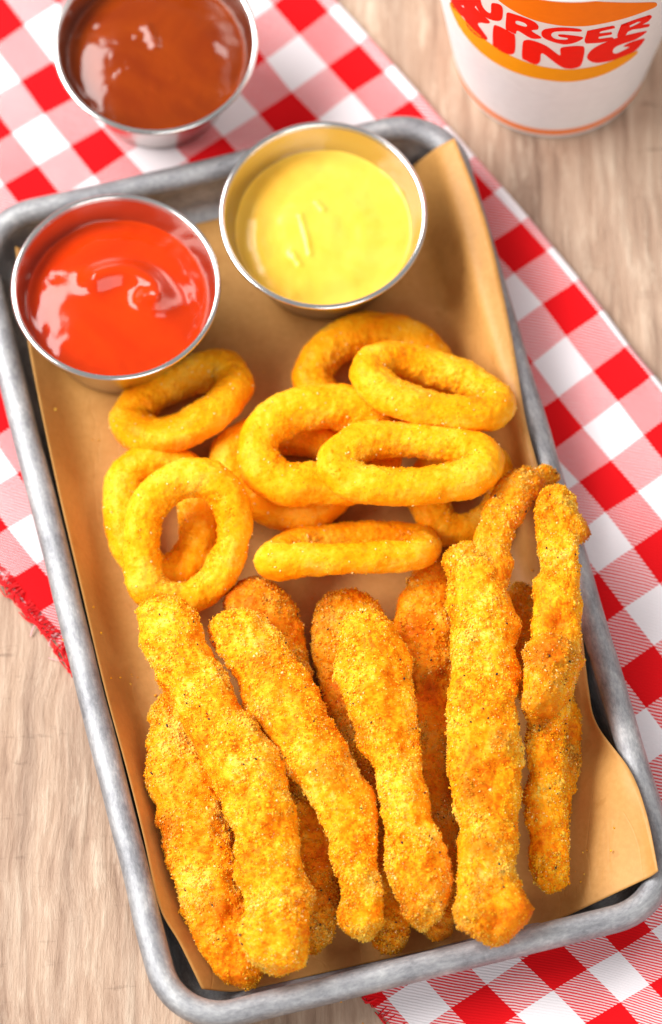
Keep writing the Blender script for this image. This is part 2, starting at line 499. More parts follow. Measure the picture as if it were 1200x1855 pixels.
def build_tray():
    root = thing('sheet_pan', 'small worn grey metal tray holding the fried food', 'tray', (0, 0, 0))
    def loft(name, prof, fill=None):
        rings = [rrect(o) for o, z in prof]
        n = len(rings[0]); k = len(prof)
        v = np.zeros((n, k, 3))
        per = np.r_[0, np.cumsum(np.linalg.norm(np.diff(rrect(.4), axis=0), axis=1))]
        pl = np.r_[0, np.cumsum(np.linalg.norm(np.diff(np.array(prof), axis=0), axis=1))]
        for j, (o, z) in enumerate(prof):
            w = rings[j]; v[:, j, :2] = TC+w[:, :1]*EX+w[:, 1:]*EY; v[:, j, 2] = z
        st = np.zeros((n, k, 3)); st[:, :, 0] = per[:, None]; st[:, :, 1] = pl[None]
        v = v.reshape(-1, 3)
        # small dents in the bead
        wob = .035*vnoise(v*.45, 9)
        v[:, 2] += wob*np.clip(v[:, 2]/2, 0, 1)
        v[:, :2] += (.03*vnoise(v*.5, 11)*np.clip(v[:, 2]/2, 0, 1))[:, None]
        me = mesh_np(name, v, grid_faces(n, k, cu=True))
        st = st.reshape(-1, 3)
        if fill is not None:
            bm = bmesh.new(); bm.from_mesh(me); bm.verts.ensure_lookup_table()
            bm.faces.new([bm.verts[i*k+fill] for i in range(n)])
            bm.normal_update(); bm.to_mesh(me); bm.free()
        attr_vec(me, 'strip', st)
        return link(name, me, M_PAN, root)
    wall = [(.70, 1.72), (.74, 1.4), (.82, 1.0), (.92, .6), (1.02, .38), (1.2, .25), (1.5, .2), (2.0, .19)]
    under = [(2.0, .10), (1.5, .11), (1.15, .15), (.95, .27), (.84, .6), (.74, 1.0), (.62, 1.5)]
    loft('pan_body', wall, fill=len(wall)-1)
    loft('pan_base', under[::-1], fill=len(under)-1)
    a = np.linspace(-.35, 2*math.pi-.75, 22)
    bead = [(.41-.41*math.cos(t), 1.66+.38*math.sin(t)) for t in a[::-1]]
    bead = [(o, z) for o, z in bead]
    loft('rolled_rim', bead)
build_tray()
build_napkin()

# ------------------------------------------------------------------ paper liner
PAPER = []
def build_paper():
    rows = [((28,447,1.6),(98,470,.22),(735,312,.22),(824,250,2.5)),
            ((48,600,1.7),(108,625,.22),(768,430,.22),(880,400,2.35)),
            ((72,730,1.7),(128,760,.22),(825,610,.22),(924,590,2.2)),
            ((106,890,1.75),(160,915,.22),(880,800,.22),(955,770,2.2)),
            ((147,1065,1.75),(198,1085,.22),(925,970,.22),(998,920,2.1)),
            ((188,1240,1.75),(238,1260,.22),(975,1150,.22),(1048,1105,1.6)),
            ((232,1403,1.75),(282,1422,.22),(1005,1290,.22),(1066,1240,1.35)),
            ((260,1515,1.75),(312,1535,.22),(1010,1370,.22),(1082,1312,1.5)),
            ((288,1640,1.65),(345,1650,.22),(1015,1450,.22),(1142,1395,2.25)),
            ((326,1710,1.4),(385,1722,.22),(1015,1560,.22),(1172,1475,2.45)),
            ((366,1792,1.1),(424,1799,.22),(1006,1670,.22),(1193,1578,2.5))]
    W = []
    lean = [.42, .42, .45, .5, .6, .9, 1.2, 1.15, .62, .52, .62]      # how far inside the outer rim the right edge ends (cm)
    for r, off in zip(rows, lean):
        q = [P(*p) for p in r]
        ty = (q[3][:2]-TC)@EY
        loc = lambda o, z: np.r_[TC+(TW/2-o)*EX+ty*EY, z]
        mid = loc(max(off+.12, .95), 2.12 if off < .8 else .9)
        q.insert(3, mid); W.append(q)
    W = np.array(W)                                            # rows x 5 x 3
    n = 130
    D = np.stack([resample(spline(W[:, k], 400), 400) if 0 else spline(W[:, k], n) for k in range(5)], 1)
    out = []; nq = 100
    for r in D:
        L, lf, rf, Rm, R = r
        pts = []
        pl = resample(np.array([L, lf, rf, Rm, R]), 160)
        free = pl.copy()
        for _ in range(26):
            free[1:-1] = .25*free[:-2]+.5*free[1:-1]+.25*free[2:]
        # soft at the floor creases, crisp where the paper leans over the rim
        sft = pl.copy()
        for _ in range(3):
            sft[1:-1] = .25*sft[:-2]+.5*sft[1:-1]+.25*sft[2:]
        k = np.clip((np.linalg.norm(pl-Rm, axis=1)-.35)/.6, 0, 1)[:, None]
        pts = k*free+(1-k)*sft
        out.append(resample(np.array(pts), nq))
    V = np.array(out).reshape(-1, 3)
    V[:, 2] += .03*vnoise(V*.35, 21)+.012*vnoise(V*.9, 22)
    V[:, 2] = np.maximum(V[:, 2], .19)
    me = mesh_np('paper_liner', V, grid_faces(n, nq))
    PAPER.append(V)
    o = link('paper_liner', me, M_PAPER)
    s = o.modifiers.new('thickness', 'SOLIDIFY'); s.thickness = .00018; s.offset = 1
    tag(o, 'brown parchment paper liner with turned up edges inside the metal tray', 'paper')
build_paper()

# ------------------------------------------------------------------ sauce cups
def build_cup(rim_px, z0, label, sauce_drop, tilt=0.0):
    R, H = 3.2, 3.2
    c = P(*rim_px, z0+H)
    base = (c[0], c[1], z0)
    root = thing('sauce_cup', label, 'sauce cup', base, 'steel sauce cups')
    root.rotation_euler = (tilt, 0, 0)
    t = .05
    rb, rt = 2.2, R-.09
    sl = lambda z: rb+(rt-rb)*((z-.35)/(H-.35))
    outer = [(0, 0), (1.9, 0), (2.05, .03), (2.16, .12), (rb, .35), (sl(.5), .5), (sl(1.2), 1.2), (sl(2.2), 2.2), (sl(2.9), 2.9), (sl(H-.16), H-.16), (rt, H-.08)]
    inner = [(rt-t, H-.06), (sl(H-.1)-t, H-.1), (sl(H-.16)-t, H-.16), (sl(2.9)-t, 2.9), (sl(2.2)-t, 2.2), (sl(1.2)-t, 1.2), (sl(.6)-t, .6), (rb-t, .38), (2.05, .16), (1.9, .09), (0, .08)]
    v, f = lathe(outer+inner, 128)
    link('cup_wall', mesh_np('cup_wall', v, f), M_STEEL, root)
    ring = [(R-.085+.085*math.cos(a), H-.03+.075*math.sin(a)) for a in np.linspace(0, 2*math.pi, 15)]
    v, f = lathe(ring, 128)
    link('rolled_rim', mesh_np('rolled_rim', v, f), M_RIM, root)
    zs = H-sauce_drop-.12
    return root, np.array(base), zs, sl(zs+.06)-t+.002

def build_sauce(name, label, base, zs, r, mat, shape, cat='sauce', tilt=0.0):
    nr, na = 110, 220
    rr = r*np.linspace(0, 1, nr)**.8
    a = np.linspace(0, 2*math.pi, na, endpoint=False)
    x = np.outer(np.cos(a), rr).ravel(); y = np.outer(np.sin(a), rr).ravel()
    q = np.hypot(x, y)/r
    edge = .06*np.exp(-((1-q)/.025))                      # wets the wall
    z = zs+shape(x, y, q)+edge
    ring_n = na
    V = np.c_[x, y, z]
    Fq = grid_faces(na, nr, cu=True)
    V2 = np.c_[.72*r*np.cos(a), .72*r*np.sin(a), np.full(na, .14)]
    me = mesh_np(name, np.vstack([V, V2]), np.vstack([Fq, np.stack([np.arange(na)*nr+nr-1, na*nr+np.arange(na), na*nr+(np.arange(na)+1) % na, ((np.arange(na)+1) % na)*nr+nr-1], 1)]))
    o = link(name, me, mat); o.location = Vector(base)*CM; o.rotation_euler = (tilt, 0, 0)
    tag(o, label, cat)
    return o

def ridge(x, y, pts, width, amp):
    pts = np.asarray(pts, float); best = np.full(len(x), 1e9); par = np.zeros(len(x))
    pl = resample(spline(pts, 80), 60, dims=2)
    for k in range(len(pl)-1):
        a, b = pl[k], pl[k+1]; d = b-a; L2 = d@d+1e-12
        t = np.clip(((x-a[0])*d[0]+(y-a[1])*d[1])/L2, 0, 1)
        dd = np.hypot(x-a[0]-t*d[0], y-a[1]-t*d[1]); m = dd < best
        best[m] = dd[m]; par[m] = (k+t[m])/(len(pl)-1)
    return amp*np.exp(-(best/width)**2), best, par

TRAY_Z = .26
# ketchup
kt = math.radians(-2.6)
_, kb, kz, kr = build_cup((210, 526), TRAY_Z, 'steel sauce cup of red ketchup in the left top corner of the tray', .85, kt)
def K(px, py):
    p = P(px, py, kb[2]+kz+.1); return (p[0]-kb[0], p[1]-kb[1])
def ketchup(x, y, q):
    z = .30*(1-q**2)+.15*np.clip(1-q**4, 0, 1)
    r1, d1, t1 = ridge(x, y, [K(176, 522), K(205, 512), (K(240, 512)), K(272, 530), K(292, 556)], .46, .46)
    r2, _, _ = ridge(x, y, [K(262, 560), K(275, 562), K(284, 566)], .26, .22)
    g1, _, _ = ridge(x, y, [K(150, 520), K(185, 492), K(240, 486), K(290, 500), K(325, 545)], .36, -.05)
    g2, _, _ = ridge(x, y, [K(165, 545), K(215, 556), K(250, 580), K(295, 600)], .3, -.03)
    return z+r1+r2+g1+g2+.02*vnoise(np.c_[x*1.1, y*1.1, 0*x], 31)+.012*vnoise(np.c_[x*3, y*3, 0*x], 32)*np.clip((q-.55)*4, 0, 1)
build_sauce('ketchup', 'glossy red ketchup with a curled dollop in the middle', kb, kz, kr, mat_sauce('ketchup', (.54, .024, .0002), (.64, .044, .0003), .09, 25), ketchup, tilt=kt)
# mustard
_, mb, mz, mr = build_cup((586, 388.5), TRAY_Z, 'steel sauce cup of yellow sauce by the top edge of the tray', .98)
def Mx(px, py):
    p = P(px, py, mb[2]+mz+.1); return (p[0]-mb[0], p[1]-mb[1])
def mustard(x, y, q):
    z = .12*(1-q**2)
    an = np.arctan2(y, x)
    z = z+.018*np.sin(q*15+an*1.0+1.2*vnoise(np.c_[x*.6, y*.6, 0*x], 40))*np.clip(q*2.2, 0, 1)*np.clip((1-q)*4, 0, 1)
    r1, _, _ = ridge(x, y, [Mx(545, 392), Mx(556, 430), Mx(562, 460)], .10, .05)
    r2, _, _ = ridge(x, y, [Mx(530, 458), Mx(543, 478)], .10, .05)
    r3, _, _ = ridge(x, y, [Mx(575, 368), Mx(586, 380)], .10, .05)
    r4, _, _ = ridge(x, y, [Mx(470, 400), Mx(468, 450), Mx(490, 500), Mx(530, 530)], .2, .045)
    return z+r1+r2+r3+r4+.022*vnoise(np.c_[x*1.4, y*1.4, 0*x], 41)+.012*vnoise(np.c_[x*3.3, y*3.3, 0*x], 42)
build_sauce('mustard_sauce', 'creamy yellow sauce swirled smooth in its steel cup', mb, mz, mr, mat_sauce('mustard_sauce', (.92, .51, .04), (.96, .59, .085), .28, 40), mustard)
# barbecue
_, bb, bz, br_ = build_cup((282, 77), .16, 'steel sauce cup of brown sauce standing on the napkin outside the tray', .85)
def Bx(px, py):
    p = P(px, py, bb[2]+bz+.1); return (p[0]-bb[0], p[1]-bb[1])
def barbecue(x, y, q):
    z = .34*(1-q**2)+.17*(1-q**4)
    r1, _, _ = ridge(x, y, [Bx(268, 60), Bx(278, 78), Bx(283, 95)], .16, .08)
    r2, _, _ = ridge(x, y, [Bx(300, 30), Bx(350, 50), Bx(390, 90), Bx(400, 130)], .45, .05)
    bub = .03*np.clip(crumbs_noise(np.c_[x*2.2, y*2.2, 0*x+3.3], 51)-.72, 0, 1)*3
    return z+r1+r2+bub+.02*vnoise(np.c_[x*.9, y*.9, 0*x], 52)+.007*vnoise(np.c_[x*3.5, y*3.5, 0*x], 53)
build_sauce('barbecue_sauce', 'shiny reddish brown barbecue sauce filling its steel cup', bb, bz, br_, mat_sauce('barbecue_sauce', (.18, .018, .0004), (.29, .042, .0007), .1, 30), barbecue)

# ------------------------------------------------------------------ paper drink cup
def build_drink_cup():
    base = P(999, 94, 0)
    R0, K_, H = 3.08, .132, 12.5
    root = thing('paper_cup', 'white paper drink cup with red and orange printing at the table top edge', 'cup', base)
    white = mat_plain('white_paperboard', (.88, .87, .88), .38, .5)
    orange = mat_plain('orange_print', (.98, .21, .002), .6, .1)
    amber = mat_plain('amber_print', (.98, .36, .002), .6, .1)
    red = mat_plain('red_print', (.95, .008, .001), .6, .1)
    rad = lambda z: R0+K_*z
    prof = [(0, .45), (R0-.12, .45), (R0-.12, .06), (R0-.05, 0), (R0, .05)]+[(rad(z), z) for z in np.linspace(.3, H-.2, 20)]
    prof += [(rad(H-.2)-.05, H-.2)]+[(rad(z)-.06, z) for z in np.linspace(H-.3, .8, 12)]+[(0, .75)]
    v, f = lathe(prof, 128)
    link('cup_wall', mesh_np('cup_wall', v, f), white, root)
    a = np.linspace(0, 2*math.pi, 13)
    v, f = lathe([(rad(H)+.02+.14*math.cos(t), H-.12+.13*math.sin(t)) for t in a], 96)
    link('rolled_lip', mesh_np('rolled_lip', v, f), white, root)
    z = np.linspace(.34, .76, 4)
    v, f = lathe(np.c_[rad(z)+.006, z], 128)
    link('stripe', mesh_np('stripe', v, f), orange, root)
    # printing lies on the wall: trace the shapes there
    def hit(px, py, off):
        d = FWD+(px-PW/2)/F_PX*RGT+(PH/2-py)/F_PX*UPV
        o = CAM-base
        r0 = R0+off
        A = d[0]**2+d[1]**2-(K_*d[2])**2
        B = 2*(o[0]*d[0]+o[1]*d[1]-K_*d[2]*(r0+K_*o[2]))
        C = o[0]**2+o[1]**2-(r0+K_*o[2])**2
        disc = B*B-4*A*C
        if disc < 0: disc = 0
        t = min((-B-math.sqrt(disc))/(2*A), (-B+math.sqrt(disc))/(2*A))
        return o+t*d
    def inside(p, loops):
        c = False
        for L in loops:
            n = len(L)
            for i in range(n):
                (x1, y1), (x2, y2) = L[i], L[(i+1) % n]
                if (y1 > p[1]) != (y2 > p[1]) and p[0] < (x2-x1)*(p[1]-y1)/(y2-y1)+x1: c = not c
        return c
    def shape(name, loops, mat, smooth=True, off=.007):
        loops = [[(780+x/2.857, y/2.857) for x, y in L] for L in loops]
        LL = []
        for L in loops:
            s = spline(np.array(L), len(L)*5, closed=True) if smooth else np.array(L)
            if not smooth: s = resample(s, max(60, len(L)*4), closed=True, dims=2)
            LL.append([tuple(q) for q in s])
        vs, es = [], []
        for L in LL:
            b = len(vs); vs += [Vector(q) for q in L]; es += [(b+i, b+(i+1) % len(L)) for i in range(len(L))]
        xs = [p[0] for p in LL[0]]; ys = [p[1] for p in LL[0]]
        for gx in np.arange(min(xs), max(xs), 7):
            for gy in np.arange(min(ys), max(ys), 7):
                if inside((gx, gy), LL): vs.append(Vector((gx+.013, gy+.017)))
        r = delaunay_2d_cdt(vs, es, [], 0, 1e-4)
        fs = []
        for fc in r[2]:
            c = sum((r[0][k] for k in fc), Vector((0, 0)))/len(fc)
            if inside(c, LL): fs.append(list(fc)[::-1])
        V = np.array([hit(p.x, p.y, off) for p in r[0]])
        link(name, mesh_np(name, V, fs), mat, root)
    # buns
    shape('bun', [[(300,-60),(350,0),(440,62),(540,105),(640,128),(720,136),(820,134),(940,112),(1040,85),(1130,52),(1168,34),(1172,18),(1150,12),
                   (1060,14),(940,12),(800,2),(700,-20),(560,-62),(460,-110),(360,-120)]], orange)
    shape('bun', [[(100,22),(112,60),(150,140),(210,220),(290,295),(390,355),(500,395),(600,415),(700,424),(800,414),(900,385),(980,345),(1040,305),(1072,275),(1068,264),
                   (1040,276),(960,308),(880,336),(800,352),(710,360),(600,348),(500,322),(400,280),(310,225),(230,160),(170,95),(130,45),(108,12)]], amber)
    # lettering, upper word
    shape('letter', [[(108,-28),(150,-50),(205,-28),(236,10),(228,38),(200,44),(170,30),(130,20),(104,0)]], red)                       # B, mostly out of frame
    shape('letter', [[(222,-10),(252,-14),(268,30),(290,58),(312,66),(314,28),(322,16),(356,22),(374,44),(372,92),(356,108),(318,104),(272,80),(240,40)]], red)  # U
    shape('letter', [[(398,66),(430,72),(520,104),(556,130),(556,152),(524,160),(570,190),(566,200),(520,198),(462,164),(446,162),(440,176),(410,162),(390,148),(392,90)],
                     [(446,108),(444,124),(490,138),(500,132),(484,118)]], red)                                                          # R
    shape('letter', [[(610,148),(680,142),(770,150),(778,164),(700,162),(640,166),(626,184),(650,202),(700,206),(710,198),(668,190),(672,178),(780,190),(784,204),(740,224),(690,230),(630,216),(586,196),(574,174),(584,156)]], red)  # G
    shape('letter', [[(812,160),(900,142),(952,132),(956,146),(878,164),(872,174),(940,166),(942,178),(868,192),(870,202),(946,192),(952,206),(880,222),(806,226),(796,214)]], red, False)   # E
    shape('letter', [[(988,128),(1070,98),(1140,76),(1148,88),(1128,112),(1096,128),(1136,124),(1134,138),(1090,148),(1050,152),(1020,166),(1012,184),(970,196),(966,184)],
                     [(1030,134),(1034,142),(1070,126),(1092,112),(1072,114)]], red, False)                                             # R
    # lower word
    shape('letter', [[(104,10),(140,14),(172,40),(174,26),(218,30),(262,70),(304,108),(300,122),(262,118),(246,126),(268,158),(294,196),(284,206),(240,186),(196,144),(176,96),(148,72),(120,44)]], red)   # K
    shape('letter', [[(326,140),(350,134),(420,170),(438,188),(438,262),(420,282),(380,274),(330,242),(322,220)]], red)                  # I
    shape('letter', [[(478,224),(492,208),(530,210),(600,238),(668,286),(672,256),(690,244),(770,238),(798,252),(784,330),(756,352),(706,356),(660,336),(590,282),(572,282),(568,318),(544,334),(490,312),(474,296)]], red)   # N
    shape('letter', [[(838,256),(900,222),(980,192),(1108,162),(1112,172),(1060,206),(1000,226),(958,244),(944,266),(958,278),(990,266),(1030,244),(1000,242),(1030,222),(1102,200),(1104,214),(1062,262),(1000,292),(930,316),(860,326),(820,312),(812,290)]], red)  # G
    return base
build_drink_cup()

# ------------------------------------------------------------------ breaded food
def frames(c, closed):
    if closed: t = np.roll(c, -1, 0)-np.roll(c, 1, 0)
    else: t = np.gradient(c, axis=0)
    t /= np.linalg.norm(t, axis=1)[:, None]
    up = np.array([0, 0, 1.])
    b = np.cross(t, up); b /= np.linalg.norm(b, axis=1)[:, None]
    n = np.cross(b, t)
    return t, b, n

ICO_V, ICO_F = None, None
def _ico():
    global ICO_V, ICO_F
    bm = bmesh.new(); bmesh.ops.create_icosphere(bm, subdivisions=1, radius=1)
    ICO_V = np.array([v.co[:] for v in bm.verts]); ICO_F = np.array([[v.index for v in f.verts] for f in bm.faces]); bm.free()
_ico()

def scatter(name, pts, nrm, size, flat, mat, parent, rs, sink=.25):
    n = len(pts); k = len(ICO_V)
    sc = size[:, None, None]*(1+.45*rs.uniform(-1, 1, (n, k, 1)))
    ax = rs.normal(size=(n, 3)); ax /= np.linalg.norm(ax, axis=1)[:, None]
    bx = np.cross(ax, rs.normal(size=(n, 3))); bx /= np.linalg.norm(bx, axis=1)[:, None]
    cx = np.cross(ax, bx)
    R = np.stack([ax*rs.uniform(.8, 1.5, (n, 1)), bx, cx*flat], 1)
    V = np.einsum('kj,njd->nkd', ICO_V, R)*sc+(pts+nrm*(size*sink)[:, None])[:, None]
    Fc = (ICO_F[None]+np.arange(n)[:, None, None]*k).reshape(-1, 3)
    o = link(name, mesh_np(name, V.reshape(-1, 3), Fc), mat, parent, smooth=False)
    o['kind'] = 'stuff'
    return o

OCT_V = np.array([[1, 0, 0], [-1, 0, 0], [0, 1, 0], [0, -1, 0], [0, 0, 1], [0, 0, -1.]])
OCT_F = np.array([[0, 2, 4], [2, 1, 4], [1, 3, 4], [3, 0, 4], [2, 0, 5], [1, 2, 5], [3, 1, 5], [0, 3, 5]])
def flakes(name, pts, nrm, size, brown, mat, parent, rs, lo=.48, hi=1.0):
    """angular crumbs half sunk in the coating, each with a tint of its own"""
    n = len(pts)
    ax = np.cross(nrm, rs.normal(size=(n, 3))); ax /= np.linalg.norm(ax, axis=1)[:, None]
    nn = nrm+.45*rs.normal(size=(n, 3)); nn /= np.linalg.norm(nn, axis=1)[:, None]
    ax = ax-nn*(ax*nn).sum(1)[:, None]; ax /= np.linalg.norm(ax, axis=1)[:, None]
    bx = np.cross(nn, ax)
    Rm = np.stack([ax*rs.uniform(.8, 1.5, (n, 1)), bx*rs.uniform(.7, 1.1, (n, 1)), nn*rs.uniform(.3, .65, (n, 1))], 1)
    base = OCT_V[None]*(1+.35*rs.uniform(-1, 1, (n, 6, 1)))+.25*rs.uniform(-1, 1, (n, 6, 3))
    V = np.einsum('nkj,njd->nkd', base, Rm)*size[:, None, None]+(pts+nrm*(size*.05)[:, None])[:, None]
    Fc = (OCT_F[None]+np.arange(n)[:, None, None]*6).reshape(-1, 3)
    me = mesh_np(name, V.reshape(-1, 3), Fc)
    attr(me, 'crumb', np.repeat(rs.uniform(lo, hi, n), 6)); attr(me, 'brown', np.repeat(brown, 6))
    o = link(name, me, mat, parent, smooth=False); o['kind'] = 'stuff'
    return o

TENDER_STOPS = [(.29, (.72, .135, .002)), (.39, (.94, .245, .003)), (.47, (1.0, .345, .005)), (.56, (1.0, .445, .014)), (.68, (1.0, .60, .09))]
RING_STOPS = [(.30, (.90, .23, .002)), (.42, (1.0, .33, .003)), (.53, (1.0, .42, .009)), (.66, (1.0, .53, .045))]
M_TENDER = [mat_breading(TENDER_STOPS, (.44, .070, .003), .5, s) for s in (0.0, 1.7, 3.1)]
M_RING = [mat_breading(RING_STOPS, (.66, .15, .002), .36, s) for s in (.4, 2.2)]
M_CRUMB = mat_plain('crumb', (1.0, .68, .24), .25, .5)
M_CRUMB2 = mat_plain('toasted_crumb', (.70, .24, .01), .45, .3)
M_PEPPER = mat_plain('pepper', (.045, .018, .012), .6, .4)

def tender(label, path, seed, flat=.78, bumps=(), brown=.5, tip=.5, base=0.0, lobes=()):
    pts = np.array([P(x, y, z) for x, y, z, w in path])
    org = (float(pts[:, 0].mean()), float(pts[:, 1].mean()), .26)
    root = thing('chicken_strip', label, 'chicken strip', org, 'breaded chicken strips piled on the tray')
    strip_part('breading', root, org, path, seed, flat, bumps, brown, tip, base)
    for k, (pname, pth, bs) in enumerate(lobes):
        strip_part(pname, root, org, pth, seed+40+k*7, flat, bumps, brown, tip, bs, .5)
    return root

def strip_part(pname, root, org, path, seed, flat, bumps, brown, tip, base, amount=1.0):
    rs = np.random.RandomState(seed)
    pts = np.array([[*P(x, y, z), S(w, P(x, y, z))] for x, y, z, w in path])
    c = resample(spline(pts, 500), int(300*amount)); c[:, 3] *= .885
    # round the two ends off
    L = np.r_[0, np.cumsum(np.linalg.norm(np.diff(c[:, :3], axis=0), axis=1))]
    nL, nP = len(c), 130
    for s, idx in ((L, 0), (L[-1]-L, -1)):
        e = min(.6, c[idx, 3]*1.2+.15)
        t = np.clip(s/e, 0, 1); c[:, 3] *= np.sqrt(np.clip(1-(1-t)**2, 1e-4, 1))
    _, b, n = frames(c[:, :3], False)
    a = np.linspace(0, 2*math.pi, nP, endpoint=False)
    ca, sa = np.cos(a), np.sin(a)
    ca = np.sign(ca)*np.abs(ca)**.9; sa = np.sign(sa)*np.abs(sa)**.9
    dirs = b[:, None]*ca[None, :, None]+n[:, None]*(sa*flat)[None, :, None]
    V = c[:, None, :3]+dirs*c[:, 3][:, None, None]
    N = b[:, None]*ca[None, :, None]+n[:, None]*(sa/flat)[None, :, None]
    V = V.reshape(-1, 3); N = N.reshape(-1, 3); N /= np.linalg.norm(N, axis=1)[:, None]
    fade = np.repeat(np.clip(c[:, 3]/.35, .05, 1), nP)
    o = rs.uniform(0, 90, 3)
    big = fbm(V*.75+o, 1, 2); mid = fbm(V*2.1+o, 3, 2)
    brn = np.clip(fbm(V*.62+o*1.3, 7, 3)*2.1-.32+.35*mid, 0, 1)*brown*1.1
    s01 = np.repeat(L/L[-1], nP)
    brn = brn+tip*np.clip(.35-np.minimum(s01, 1-s01)*7+.3*mid, 0, 1)*.8
    push = .21*big+.10*mid+.04*fbm(V*4.2+o, 29, 2)
    for (x, y, z, r, amp, bb_) in bumps:
        q = P(x, y, z); d2 = ((V-q)**2).sum(1); g = np.exp(-d2/r**2)
        push = push+amp*g; brn = brn+bb_*np.clip(g*1.5, 0, 1)
    V = V+N*(push*fade)[:, None]
    crb, tnt = crumbs_noise(V*9.0+o, 11, True)
    crb2, tnt2 = crumbs_noise(V*16+o, 15, True)
    patch = np.clip(.62+.75*fbm(V*1.3+o, 19, 2), .12, 1.25)
    clus = crumbs_noise(V*3.1+o, 37)
    V = V+N*((.10*clus*patch-.03+.055*crb*patch+.025*crb2+.01*vnoise(V*22+o, 23))*fade-.05*fade)[:, None]
    me = mesh_np(pname, V, grid_faces(nL, nP, cv=True))
    attr(me, 'crumb', .6*tnt*(.4+.6*np.clip(patch, 0, 1))+.4*tnt2); attr(me, 'brown', np.clip(brn+base*(.7+.5*big), 0, 1))
    off = -Vector(org)*CM
    def put(ob): ob.location = off; return ob
    put(link(pname, me, M_TENDER[seed % 3], root))
    # crumbs stand proud of the surface
    area_ = float((2*math.pi*c[:, 3]).mean()*L[-1])
    k = np.where((N[:, 2] > -.45) & (fade > .12))[0]
    w = np.clip(.25+1.1*np.clip(patch[k], 0, 1.2)+.5*brn[k], .1, 2); k = rs.choice(k, int(150*area_), p=w/w.sum())
    sz = rs.uniform(.012, .038, len(k))*(.7+.5*np.clip(patch[k], 0, 1.2))*(1+.9*(rs.rand(len(k)) > .955))
    jit = .02*rs.normal(size=(len(k), 3))
    put(flakes('crumb_coating', V[k]+jit, N[k], sz, np.clip(brn+base*(.7+.5*big), 0, 1)[k]*.85, M_TENDER[seed % 3], root, rs))
    up = (N[:, 2] > -.25) & (fade > .5) & (patch+.25*rs.uniform(-1, 1, len(V)) > .62)
    cand = np.where(up)[0]
    k = rs.choice(cand, int(420*amount))
    put(scatter('crumbs', V[k], N[k], rs.uniform(.01, .028, len(k))*(1+.9*(rs.rand(len(k)) > .95)), .6, M_CRUMB, root, rs, .1))
    k = rs.choice(cand, int(90*amount))
    put(scatter('toasted_crumbs', V[k], N[k], rs.uniform(.012, .034, len(k)), .6, M_CRUMB2, root, rs, .1))
    k = rs.choice(cand, int(34*amount))
    put(scatter('pepper_flecks', V[k], N[k], rs.uniform(.014, .044, len(k)), .6, M_PEPPER, root, rs, .6))
    return root

def onion_ring(label, path, hw, seed, flat=.92, brown=.35):
    hw -= 2.5
    rs = np.random.RandomState(seed)
    pts = np.array([P(x, y, z) for x, y, z in path])
    c = resample(spline(pts, 400, closed=True), 260, closed=True)
    c = c+np.stack([.13*vnoise(c*.55+31+q*7, 60+q) for q in range(3)], 1)*np.array([1, 1, .6])
    r = np.array([S(hw, p) for p in c])
    nL, nP = len(c), 84
    t, b, n = frames(c, True)
    # ring axis keeps the section the right way round
    ctr = c.mean(0); u_, s_, vt = np.linalg.svd(c-ctr); ax = vt[2]*np.sign(vt[2][2]+1e-6)
    b = np.cross(t, ax); b /= np.linalg.norm(b, axis=1)[:, None]; n = np.cross(b, t)
    a = np.linspace(0, 2*math.pi, nP, endpoint=False)
    o = rs.uniform(0, 90, 3)
    wv = 1+.15*vnoise(c*.9+o, 2)
    V = (c[:, None]+(b[:, None]*np.cos(a)[None, :, None]*1.0+n[:, None]*np.sin(a)[None, :, None]*flat)*(r*wv)[:, None, None]).reshape(-1, 3)
    N = (b[:, None]*np.cos(a)[None, :, None]+n[:, None]*np.sin(a)[None, :, None]).reshape(-1, 3)
    big = fbm(V*.9+o, 1, 2); mid = fbm(V*2.6+o, 3, 2)
    V = V+N*(.075*big+.05*mid)[:, None]
    crb, tnt = crumbs_noise(V*6.8+o, 11, True); crb2, tnt2 = crumbs_noise(V*13+o, 15, True)
    inner = np.tile(np.clip(np.cos(a)*(-1 if ((b*(c-ctr)).sum(1).mean() > 0) else 1), 0, 1), nL)   # toasted hole edge carries more crumb
    V = V+N*(.045*crb*(.45+.9*inner)+.022*crb2-.02)[:, None]
    brn = np.clip(fbm(V*.7+o*1.3, 7, 3)*1.3-.25, 0, 1)*brown+.35*np.clip(inner-.45, 0, 1)
    me = mesh_np('batter', V, grid_faces(nL, nP, cu=True, cv=True))
    attr(me, 'crumb', .5+.35*(.5*tnt+.5*tnt2-.5)); attr(me, 'brown', np.clip(brn, 0, 1))
    org = (float(ctr[0]), float(ctr[1]), .26)
    root = thing('onion_ring', label, 'onion ring', org, 'golden onion rings heaped on the tray')
    off = -Vector(org)*CM
    link('batter', me, M_RING[seed % 2], root).location = off
    cand = np.where(N[:, 2] > -.2)[0]
    w = (.3+inner)[cand]*(.3+np.clip(.5+1.2*mid[cand], 0, 1)); k = rs.choice(cand, 2600, p=w/w.sum())
    flakes('crumb_coating', V[k]+.012*rs.normal(size=(len(k), 3)), N[k], rs.uniform(.01, .03, len(k)), np.clip(brn, 0, 1)[k], M_RING[seed % 2], root, rs, .35, .75).location = off
    k = rs.choice(cand, 45)
    scatter('crumbs', V[k], N[k], rs.uniform(.015, .04, len(k)), .7, M_CRUMB, root, rs, .1).location = off
    return root

